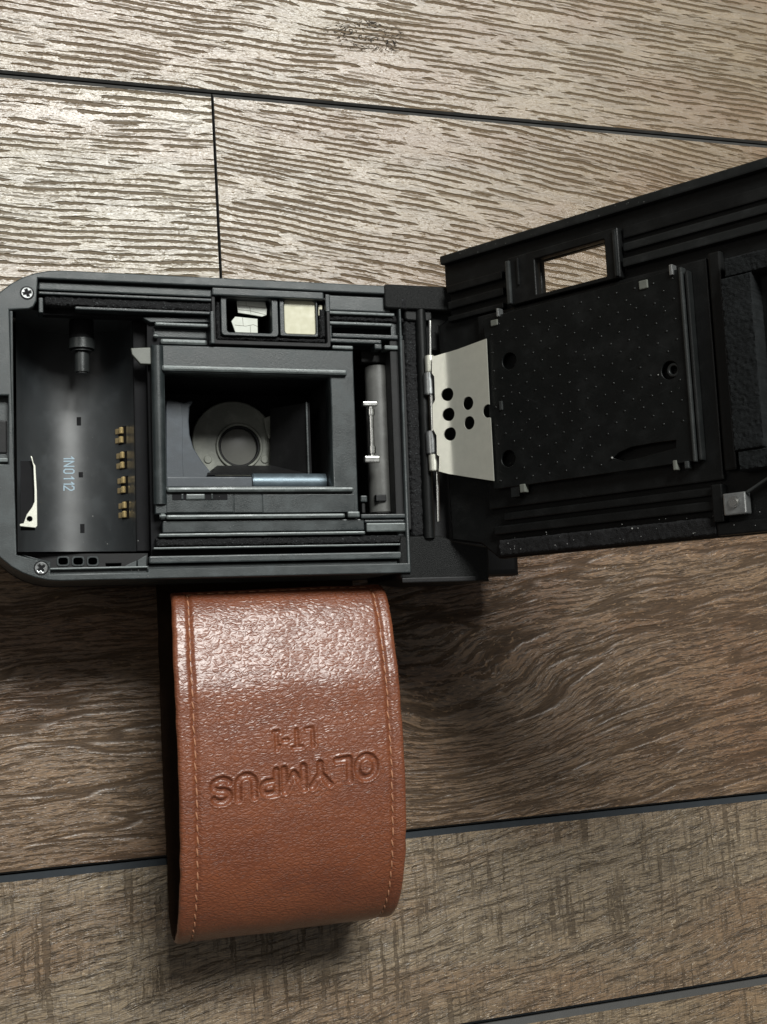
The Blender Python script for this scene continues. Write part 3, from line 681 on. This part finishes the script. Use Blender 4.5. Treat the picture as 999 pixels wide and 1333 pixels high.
# ------------------------------------------------------------------ opened back door (child of the camera, own frame)
door = empty('back_door', B)
place(door, DXv, DYv, DZv)
Bm = B.matrix_world.copy()
door.matrix_parent_inverse = Matrix.Identity(4)
DM = Matrix(((DXv.x, DYv.x, DZv.x, BO.x*MM), (DXv.y, DYv.y, DZv.y, BO.y*MM), (DXv.z, DYv.z, DZv.z, BO.z*MM), (0, 0, 0, 1)))
door.matrix_local = Matrix(((BXv.x, BYv.x, BZv.x, BO.x*MM), (BXv.y, BYv.y, BZv.y, BO.y*MM), (BXv.z, BYv.z, BZv.z, BO.z*MM), (0, 0, 0, 1))).inverted() @ DM
D = door
T_, Bt = 36.0, -32.0
dout = [(4.1, T_), (3.4, T_-.7), (3.4, 28.4), (4.4, 28.2), (4.4, 22), (.6, 21), (1.2, -27), (9, -28.5), (13.5, Bt), (122, Bt), (126, Bt+4), (126, T_-4), (122, T_)]
wh = rect((28.5, 21.6), (45.1, 29.1))
prism('door_shell', dout[::-1], -3.6, -1.6, M['door'], D, holes=[wh], bev=.4)
# raised borders and stepped seal ribs above the plate
def dbox(name, u0, u1, v0, v1, z0, z1, m='door', bev=.2): return box(name, (u0, v0, z0), (u1, v1, z1), M[m], D, bev)
dbox('door_rim', 3.5, 124, 33.9, 35.9, -1.7, 0, 'edge3', .35)
for a, b, z in ((28.6, 31.0, -.9), (25.9, 27.6, -.6), (22.6, 24.4, .1)): dbox('door_rib', 48.6, 112, a, b, -1.7, z, 'edge3' if z > -.8 else 'door', .3)
for a, b, z in ((27.2, 29.0, -.4), (23.6, 25.4, -.5), (20.8, 22.0, -.2)): dbox('door_rib', 4.6, 19.6, a, b, -1.7, z, 'door', .3)
prism('window_frame', rect((21.6, 20.6), (48.2, 30.9), .4), -1.7, .4, M['door'], D, holes=[rect((28.5, 21.6), (45.1, 29.1), .15)[::-1]], bev=.25)
dbox('window_frame_bar', 21.5, 22.5, 20.9, 30.2, .3, 1.1, 'edge', .25)
dbox('window_frame_bar', 47.2, 48.0, 20.9, 30.4, .3, .9, 'edge3', .2)
dbox('window_stop', 24.1, 24.6, 24.5, 30.3, .3, .8, 'door', .15)
# pressure plate and its carrier
dbox('plate_carrier', 12.5, 66, -21.5, 20.4, -1.65, -.4, 'door', .3)
pholes = [circ(Q(663, 470, 1.4), 1.75, 28), circ(Q(662, 597, 1.4), 1.75, 28), circ(Q(872, 482, 1.4), 1.75, 28)]
slot = [Q(x, y, 1.4) for x, y in ((797, 596), (806, 589), (822, 582), (850, 577), (880, 573), (880, 583), (855, 590), (830, 597), (812, 600))]
prism('pressure_plate', rect((15.3, -17.6), (61.5, 19.1), .5), .9, 1.4, M['plate'], D, holes=[h[::-1] for h in pholes]+[slot], bev=.12)
bm = bmesh.new(); cnt = 0
for i in range(0, 24):
    for j in range(0, 20):
        u = 17.2+i*2.02; v = -16.0+j*1.95*1.0
        if (i+j) % 2 or u > 60.3 or v > 17.5: continue
        if any(math.hypot(u-h[0][0]+1.75, v-h[0][1]) < 2.6 for h in pholes) or (v < -11.8 and u > 42 and v > -16.5): continue
        v += .4*(u-17)/44
        r = bmesh.ops.create_uvsphere(bm, u_segments=8, v_segments=5, radius=.29*MM)
        for w_ in r['verts']: w_.co = Vector((w_.co.x+u*MM, w_.co.y+v*MM, w_.co.z*.5+1.37*MM))
        cnt += 1
o = link('plate_dimple', bm, M['dimple'] if 'dimple' in M else M['plate'], D, smooth=60, kind='stuff')
dbox('plate_edge', 61.3, 62.0, -17.8, 19.2, .2, 2.0, 'edge', .25); dbox('plate_edge', 62.3, 63.0, -17.6, 18.4, -.2, 1.6, 'edge3', .25)
u, v = Q(875, 482, 1.2)
prism('plate_boss', circ((u+.3, v), 1.35, 28), -.5, 1.3, M['edge3'] if 'edge3' in M else M['edge'], D, holes=[circ((u+.3, v), .8, 20)[::-1]], bev=.15)
for x0, y0, x1, y1, mm in ((638.5, 416, 647.5, 424, 'sensor'), (831.5, 364.5, 843, 376, 'sensor'), (876, 599, 881, 612, 'sensor'), (891, 600, 897, 610, 'edge'), (676.5, 630, 683.5, 641, 'sensor')):
    a = span(Q, x0, y0, x1, y1, 1.7); box('plate_tab', (a[0], a[2], .2), (a[1], a[3], 1.7), M[mm], D, .2)
for x0, y0, x1, y1 in ((871, 344, 875.5, 358), (646, 401, 649, 412)):
    a = span(Q, x0, y0, x1, y1, 2); box('plate_hook', (a[0], a[2], .2), (a[1], a[3], 2), M['scr'], D, .15)
a = span(Q, 665, 628, 676, 647, 1.2); box('plate_tab', (a[0], a[2], 0), (a[1], a[3], 1.2), M['edge3'] if 'edge3' in M else M['edge'], D, .1)
a = span(Q, 650, 522, 654, 534, 1.7); box('plate_tab', (a[0], a[2], 1.2), (a[1], a[3], 1.75), M['edge'], D, .15)
# lower ribs, light seal, outer lip
for a, b, z in ((-24.2, -22.6, -.6), (-27.0, -25.2, -.2)): dbox('door_rib', 13.5 if a < -25 else 16, 66, a, b, -1.7, z, 'door', .3)
foam('door_foam_strip', 14.5, 64, -31.6, -28.2, -1.6, -.2, D, amp=.14, step=.3, m=M['foam2'])
dbox('door_rim', 64, 124, -31.8, -29.4, -1.7, 0, 'door', .35)
# right hand recess, foam pad and latch
foam('foam_pad', 69.6, 75.6, -17.0, 15.0, -1.6, 2.4, D, amp=.16, step=.24, m=M['foam3'])
foam('foam_pad', 70.4, 90, 15.0, 18.6, -1.6, 2.2, D, amp=.16, step=.24, m=M['foam3']); foam('foam_pad', 70.2, 90, -20.6, -17.0, -1.6, 2.2, D, amp=.16, step=.24, m=M['foam3'])
box('pad_window', (77.5, -14, -1.65), (89, 13, -.6), M['padbrown'], D, .3)
dbox('pad_bed', 66.5, 69.0, -20, 21, -1.65, .2, 'door', .4)
dbox('pad_bed', 91, 110, -21, 21, -1.65, .1, 'door', .4)
a = span(Q, 941.5, 641, 971.5, 670, 1.2)
lp = box('latch_plate', (a[0], a[2], -1), (a[1], a[3], 1.2), M['scr'], D, .3)
c_ = ((a[0]+a[1])/2, (a[2]+a[3])/2+.3)
cyl('latch_rivet', (*c_, 1.1), (*c_, 1.9), 1.05, M['chrome'], D, bev=.3)
cyl('latch_arm', (a[1]+.2, a[3]-.2, .8), (a[1]+7.5, a[3]+3.5, .8), .3, M['edge'], D)
dbox('latch_bed', a[0]-2.5, a[0]-.3, a[2]-1, a[3]+2, -1.6, .6, 'door', .3)

# ------------------------------------------------------------------ spring plate by the hinge (bent sheet with round holes), in the door's frame
zpl = 1.9
def sheet(name, outline, holes, zf, m, parent, th=.25):
    o = prism(name, outline, -th/2, th/2, m, parent, holes=holes, bev=0)
    me = o.data; bm = bmesh.new(); bm.from_mesh(me)
    us = sorted({0}); 
    umin = min(v.co.x for v in bm.verts); umax = max(v.co.x for v in bm.verts)
    for k in range(1, 22):
        x = umin+(umax-umin)*k/22
        bmesh.ops.bisect_plane(bm, geom=bm.verts[:]+bm.edges[:]+bm.faces[:], plane_co=(x, 0, 0), plane_no=(1, 0, 0))
    for v in bm.verts: v.co.z += zf(v.co.x/MM)*MM
    bm.to_mesh(me); bm.free()
    me.polygons.foreach_set('use_smooth', [True]*len(me.polygons)); me.set_sharp_from_angle(angle=math.radians(40))
    return o
def zf(u):   # profile of the bent sheet along the door
    t = max(0, 5.2-u); k = t*.42 if t > .8 else t*t*.2625+ .042*0 + t*.21
    return 1.5+k+max(0, u-5.2)*.05
def Qs(x, y):
    z = 1.5
    for _ in range(6):
        u, v = Q(x, y, z); z = zf(u)
    return u, v
so = [Qs(x, y) for x, y in ((563, 464), (567, 463.5), (580, 459.5), (597, 454.5), (633.5, 441), (637.5, 526.5))]
cN = Qs(636, 535); 
rh = 1.45
so += [(cN[0]+rh*math.cos(math.radians(t)), cN[1]+rh*math.sin(math.radians(t))) for t in range(80, 281, 20)]
so += [Qs(639, 544), Qs(643.5, 626), Qs(610, 621), Qs(585, 617), Qs(572, 613.5), Qs(572.5, 594), Qs(569.5, 592), Qs(569, 567), Qs(564.5, 559), Qs(563.5, 527), Qs(567, 521), Qs(566, 490), Qs(563, 486)]
sh_ = [circ(Qs(x, y), rh, 28)[::-1] for x, y in ((584, 513.5), (610, 525), (585.5, 539.5), (611.5, 550.5), (587.5, 565))]
sheet('spring_plate', so, sh_, zf, M['silver'], D)

# dust specks ------------------------------------------------------------
M['dust'] = plastic('pale dust', (.25, .25, .24), .7, 1, .3, 0)
def dust(parent, pts):
    bm = bmesh.new()
    for u, v, z, r in pts:
        q = bmesh.ops.create_icosphere(bm, subdivisions=1, radius=r*MM)
        for w_ in q['verts']: w_.co += Vector((u, v, z))*MM
    link('dust', bm, M['dust'], parent, kind='stuff')
dp = []
for k in range(26):
    x, y = random.uniform(60, 520), random.choice((random.uniform(353, 366), random.uniform(742, 752))); dp.append((*P(x, y), .02, random.uniform(.04, .10)))
for k in range(70):
    x, y = random.uniform(205, 460), random.choice((random.uniform(455, 475), random.uniform(645, 666), random.uniform(678, 691))); dp.append((*P(x, y, -1.25), -1.2, random.uniform(.03, .07)))
for x, y in ((180, 704), (140, 708), (121, 672), (208, 586)): dp.append((*P(x, y, -6), -6, .13))
for k in range(26):
    q = on_tube(random.uniform(60, 150), random.uniform(560, 715)); dp.append((q[0], q[1], q[2]+.05, random.uniform(.03, .07)))
dust(B, dp)
dp = []
for k in range(50): dp.append((random.uniform(15, 100), random.uniform(-31, -27.5), .05, random.uniform(.04, .11)))
for k in range(18): dp.append((random.uniform(16, 60), random.uniform(-16, 18), 1.42, random.uniform(.03, .07)))
for k in range(30): dp.append((random.uniform(6, 100), random.uniform(34, 35.8), .02, random.uniform(.03, .08)))
dp += [(*Q(823, 688, .3), .3, .2), (*Q(797, 596, 1.6), 1.6, .25), (*Q(857, 488, 1.6), 1.6, .14), (*Q(763, 276, 0), .05, .2)]
dust(D, dp)

# ------------------------------------------------------------------ leather strap: a loop of embossed leather beside the camera
def m_leather():
    s = NT('brown pebbled leather')
    c = s.n('TexCoord'); uv = c.node.outputs['UV']
    c = s.n('VectorMath', _p=dict(operation='SCALE'), i0=uv, Scale=100.0)     # uv holds mm / 100
    wv = s.noise(c, .35, 2, .6, out=1)
    cw = s.n('VectorMath', _p=dict(operation='ADD'), i0=c, i1=s.n('VectorMath', _p=dict(operation='SCALE'), i0=s.n('VectorMath', _p=dict(operation='SUBTRACT'), i0=wv, i1=(.5, .5, .5)), Scale=1.8))
    v1 = s.n('TexVoronoi', 0, _p=dict(feature='DISTANCE_TO_EDGE'), Vector=s.map(cw, sc=(.66, 1.45, 1)), Scale=1.0)
    v2 = s.n('TexVoronoi', 0, _p=dict(feature='DISTANCE_TO_EDGE'), Vector=s.map(cw, sc=(1.7, 3.1, 1), loc=(3, 3, 0)), Scale=1.0)
    a = s.sm(v1, .0, .22); b = s.sm(v2, .0, .3)
    fine = s.noise(c, 6.0, 3, .6)
    big = s.noise(s.map(c, sc=(.05, .12, 1)), 1.0, 3, .6)
    cr = s.noise(s.map(cw, sc=(.07, .75, 1), loc=(1, 5, 0)), 1.0, 2, .5)
    crease = s.sm(s.math('ABSOLUTE', s.math('SUBTRACT', cr, .52)), .012, .0)
    crease = s.math('MULTIPLY', crease, s.sm(s.noise(s.map(c, sc=(.06, .1, 1), loc=(9, 1, 0)), 1.0, 1, .5), .42, .60))
    h = s.math('ADD', s.math('MULTIPLY', a, .65), s.math('MULTIPLY', b, .38))
    h = s.math('ADD', h, s.math('MULTIPLY', fine, .03)); h = s.math('SUBTRACT', h, s.math('MULTIPLY', crease, .7))
    base = s.mix(s.sm(big, .35, .7), (.200, .060, .0235), (.155, .045, .0185))
    base = s.mix(s.math('MULTIPLY', s.math('SUBTRACT', 1.0, a), .28), base, (.10, .026, .012))
    base = s.mix(s.math('MULTIPLY', crease, .4), base, (.11, .03, .015))
    hc = s.math('SUBTRACT', s.sm(v1, .0, .36), s.math('MULTIPLY', crease, .6))
    return s.set(Base_Color=base, Roughness=s.math('ADD', .42, s.math('MULTIPLY', fine, .12)), Specular_IOR_Level=.35, Coat_Weight=.7, Coat_Roughness=.28, Coat_IOR=1.55, Normal=s.bump(h, .00009, 1.0), Coat_Normal=s.bump(hc, .000042, 1.0))
M['leather'] = m_leather()
M['suede'] = plastic('raw leather back darkened for shade', (.020, .011, .006), .9, 3, .1, .4)  # shade inside the loop is put into this dark colour
M['thread'] = plastic('tan thread', (.36, .17, .095), .55, 2, .4, .2)
strap = empty('leather_strap')
tag(strap, 'wide brown leather strap with stitched edges and stamped lettering looped beside the camera', 'strap')
prof = [(-20.9, 33.2), (-22.2, 36.0), (-24.6, 37.9), (-28.5, 39.3), (-33.5, 40.4), (-38.5, 41.5), (-42.5, 42.2), (-48, 42.3), (-57, 42.3), (-68, 41.5), (-79, 39.2), (-87.5, 35), (-92.5, 29.5), (-94.6, 22.5), (-94, 14), (-90, 7.2), (-82, 3.2), (-70, 2), (-50, 1.9), (-26, 1.9), (-13, 1.9)]
def catmull(pts, n=14):
    out = []; p = [pts[0]]+pts+[pts[-1]]
    for i in range(1, len(p)-2):
        for k in range(n):
            t = k/n; a, b, c, d = [np.array(x, float) for x in p[i-1:i+3]]
            out.append(.5*((2*b)+(-a+c)*t+(2*a-5*b+4*c-d)*t*t+(-a+3*b-3*c+d)*t**3))
    out.append(np.array(pts[-1], float)); return np.array(out)
pf = catmull(prof); ds = np.hypot(*np.diff(pf, axis=0).T); S_ = np.concatenate([[0], np.cumsum(ds)]); Ltot = S_[-1]
WID = 48.0; XC = -37.2
def at_s(s): return np.interp(s, S_, pf[:, 0]), np.interp(s, S_, pf[:, 1])
STEP = .16
ns, nt = int(Ltot/STEP)+1, int(WID/STEP)+1
ss = np.linspace(0, Ltot, ns); tt = np.linspace(-WID/2, WID/2, nt)
Y, Z = at_s(ss); ty = np.gradient(Y, ss); tz = np.gradient(Z, ss); ln = np.hypot(ty, tz); ty /= ln; tz /= ln
k5 = np.ones(15)/15
ny = np.convolve(np.pad(tz, 7, 'edge'), k5, 'valid'); nz = -np.convolve(np.pad(ty, 7, 'edge'), k5, 'valid')
def sdf_strokes(polys, w, X, Yg):
    d = np.full(X.shape, 1e9)
    for pl in polys:
        for (x0, y0), (x1, y1) in zip(pl, pl[1:]):
            dx, dy = x1-x0, y1-y0; L2 = dx*dx+dy*dy+1e-9
            t = np.clip(((X-x0)*dx+(Yg-y0)*dy)/L2, 0, 1); d = np.minimum(d, np.hypot(X-x0-t*dx, Yg-y0-t*dy))
    return d-w
def ell(cx, cy, rx, ry, a0=0, a1=360, n=20): return [(cx+rx*math.cos(math.radians(a0+(a1-a0)*i/n)), cy+ry*math.sin(math.radians(a0+(a1-a0)*i/n))) for i in range(n+1)]
def glyph(ch, w):  # glyph in a 1 high box, advance w
    return {'O': [ell(w/2, .5, w/2, .5)], 'L': [[(0, 1), (0, 0), (w, 0)]], 'Y': [[(0, 1), (w/2, .48), (w, 1)], [(w/2, .48), (w/2, 0)]],
            'M': [[(0, 0), (0, 1), (w/2, .25), (w, 1), (w, 0)]], 'P': [[(0, 0), (0, 1), (w*.6, 1)]+ell(w*.6, .73, w*.4, .27, 90, -90, 10)+[(0, .46)]],
            'U': [[(0, 1), (0, .35)]+ell(w/2, .35, w/2, .35, 180, 360, 10)+[(w, 1)]],
            'S': [ell(w/2, .75, w*.46, .25, 20, 270, 12)+ell(w/2, .25, w*.48, .25, 90, -160, 12)],
            'T': [[(0, 1), (w, 1)], [(w/2, 1), (w/2, 0)]], '-': [[(0, .5), (w, .5)]], '1': [[(0, .8), (w*.5, 1), (w*.5, 0)], [(0, 0), (w, 0)]]}[ch]
# local sheet coordinates: X to the image right (world x), s down the strap; the words stand upside down
def word(chars, x_right, s_base, h, gap, widths, stroke, lean=0.0, slope=0.0):
    """letters start at the right and run left; their feet point to the camera body"""
    polys = []; x = x_right
    for ch, w in zip(chars, widths):
        for pl in glyph(ch, w/h): polys.append([(x-px*h, s_base+py*h+slope*(x_right-(x-px*h))) for px, py in pl])
        x -= w+gap
    return polys
def s_of_y(y): # s on the upper run
    k = np.argmin(pf[:, 0]); return np.interp(-y, -pf[:k+1, 0], S_[:k+1])
sb = s_of_y(-57.6); 
polys = word('OLYMPUS', -19.9+37.2, sb, 4.5, 1.65, (4.1, 2.75, 3.75, 4.15, 3.05, 3.4, 3.5), 1, slope=.075)
polys2 = word(('L', 'T', '-', '1'), -33.2+37.2, s_of_y(-51.2), 3.6, 1.05, (1.4, 1.9, .8, 1.0), 1, slope=.03)
XX, SS = np.meshgrid(tt, ss)
disp = np.zeros_like(XX)
sel = (SS > sb-3) & (SS < sb+10)
def stamp(pl, w, depth):
    rows_ = np.where(sel.any(1))[0]; r0, r1 = rows_[0]-60, rows_[-1]+20
    d = sdf_strokes(pl, w, XX[r0:r1], SS[r0:r1]); disp[r0:r1] -= depth*(1/(1+np.exp(d/.12)))
    disp[r0:r1] += depth*.22*np.exp(-((d-.35)/.28)**2)
stamp(polys, .60, .62); stamp(polys2, .30, .46)
lt, rt = -WID/2+3.5, WID/2-3.1
Xw = XX+.0
for c_ in (lt, rt): disp -= .42*np.exp(-((XX-c_)/.55)**2)*(SS > 1.0)
disp -= .35*np.exp(-((SS-1.6)/.5)**2)*(np.abs(XX) < WID/2-1)
edge = np.minimum(WID/2-np.abs(XX), SS*1.2+.02); disp -= .9*(1-np.sqrt(np.clip(1-(1-np.clip(edge/1.1, 0, 1))**2, 0, 1)))
low = rng.random((12, 8))
from math import floor as fl
def smooth_noise(A, U, V):
    a0 = np.clip(U*(A.shape[0]-1.001), 0, None); b0 = V*(A.shape[1]-1.001); i = a0.astype(int); j = b0.astype(int); f = a0-i; g = b0-j; f = f*f*(3-2*f); g = g*g*(3-2*g)
    return A[i, j]*(1-f)*(1-g)+A[i+1, j]*f*(1-g)+A[i, j+1]*(1-f)*g+A[i+1, j+1]*f*g
wob = (smooth_noise(low, SS/Ltot, (XX+WID/2)/WID)-.5)*.9
disp += wob*.35
edgewob = (smooth_noise(rng.random((60, 4)), SS/Ltot, np.full_like(SS, .3))-.5)*.18
skew = np.interp(ss, [0, 12, 30, 78, 112, Ltot], [.45, .2, 0, 0, 2.6, 2.6]); taper = np.interp(ss, [0, 10, 18, Ltot], [.975, .993, 1, 1])
PX = XC+XX*taper[:, None]+skew[:, None]+edgewob*(np.abs(XX)/(WID/2))
PY = Y[:, None]+ny[:, None]*disp; PZ = Z[:, None]+nz[:, None]*disp
# orientation of the normal: make it point outwards of the loop
if nz[ns//4] < 0: 
    ny, nz = -ny, -nz; PY = Y[:, None]+ny[:, None]*disp; PZ = Z[:, None]+nz[:, None]*disp
co = np.stack([PX, PY, PZ], -1).reshape(-1, 3)*MM
I, J = np.meshgrid(np.arange(ns-1), np.arange(nt-1), indexing='ij'); b0 = (I*nt+J).ravel()
fc = np.stack([b0, b0+nt, b0+nt+1, b0+1], -1)
# back of the sheet, coarse
TH = 1.7
cs = np.arange(0, ns, 8); cs = np.append(cs, ns-1) if cs[-1] != ns-1 else cs
me = bpy.data.meshes.new('leather_sheet')
me.vertices.add(len(co)); me.vertices.foreach_set('co', co.ravel())
me.loops.add(fc.size); me.loops.foreach_set('vertex_index', fc.ravel().astype(np.int32))
me.polygons.add(len(fc)); me.polygons.foreach_set('loop_start', np.arange(0, fc.size, 4, dtype=np.int32)); me.polygons.foreach_set('loop_total', np.full(len(fc), 4, np.int32))
me.update(calc_edges=True)
uvl = me.uv_layers.new(name='UVMap'); uvv = np.stack([XX.ravel()/100, SS.ravel()/100], -1)[fc.ravel()]
uvl.data.foreach_set('uv', uvv.ravel().astype(np.float32))
me.polygons.foreach_set('use_smooth', np.ones(len(fc), bool))
sheet_o = link('leather_sheet', me, M['leather'], strap)
if me.polygons[len(fc)//8].normal.z < 0: me.flip_normals()
# raw edge and back
bm = bmesh.new(); Vb = []
for i in cs:
    dp_ = -TH
    row = []
    for x, d2 in ((-WID/2, -.85), (-WID/2+.02, dp_), (WID/2-.02, dp_), (WID/2, -.85)):
        ew = edgewob[i, 0 if x < 0 else -1]*(1 if x > 0 else -1)*0+edgewob[i, 0]*1
        row.append(bm.verts.new(((XC+x*taper[i]+skew[i]+ew)*MM, (Y[i]+ny[i]*d2)*MM, (Z[i]+nz[i]*d2)*MM)))
    Vb.append(row)
for a, b in zip(Vb, Vb[1:]):
    for k in range(3): bm.faces.new((a[k], a[k+1], b[k+1], b[k]))
for r in (Vb[0], Vb[-1]): bm.faces.new(r)
bmesh.ops.recalc_face_normals(bm, faces=bm.faces)
link('leather_backing', bm, M['suede'], strap, smooth=50)
# stitches
def spos(x, s, lift):
    y, z = at_s(s); i = int(np.clip(s/Ltot*(ns-1), 0, ns-1)); j = int(np.clip((x+WID/2)/WID*(nt-1), 0, nt-1))
    return Vector((PX[i, j], PY[i, j]+ny[i]*lift, PZ[i, j]+nz[i]*lift))
bm = bmesh.new()
def stitch(p, q, r=.21):
    d = q-p; mid = (p+q)/2; Mx = Matrix.Translation(mid*MM) @ d.to_track_quat('Z', 'Y').to_matrix().to_4x4() @ Matrix.Diagonal((r*MM, r*MM, d.length*.56*MM, 1))
    bmesh.ops.create_uvsphere(bm, u_segments=8, v_segments=7, radius=1, matrix=Mx)
for xc in (lt, rt):
    s = 1.8
    while s < Ltot*.62:
        j = random.uniform(-.08, .08)
        stitch(spos(xc-.10+j, s, .06), spos(xc+.10+j, s+1.55, .10), .2); s += 2.45
x = lt
while x < rt-1.3:
    stitch(spos(x, 1.5+random.uniform(-.06, .06), .08), spos(x+1.5, 1.7, .08), .2); x += 2.3
link('stitching', bm, M['thread'], strap, smooth=60, kind='stuff')
# loose fibres along the cut edges
bm = bmesh.new()
for k in range(90):
    sd = 1; s = random.uniform(1, 95); p = spos(sd*WID/2, s, -.7)
    q = p+Vector((sd*random.uniform(.1, .6), random.uniform(-.5, .5), random.uniform(-.2, .4))); bm_cyl(bm, p, q, .03, .015, n=4)
link('leather_fibre', bm, M['thread'], strap, kind='stuff')
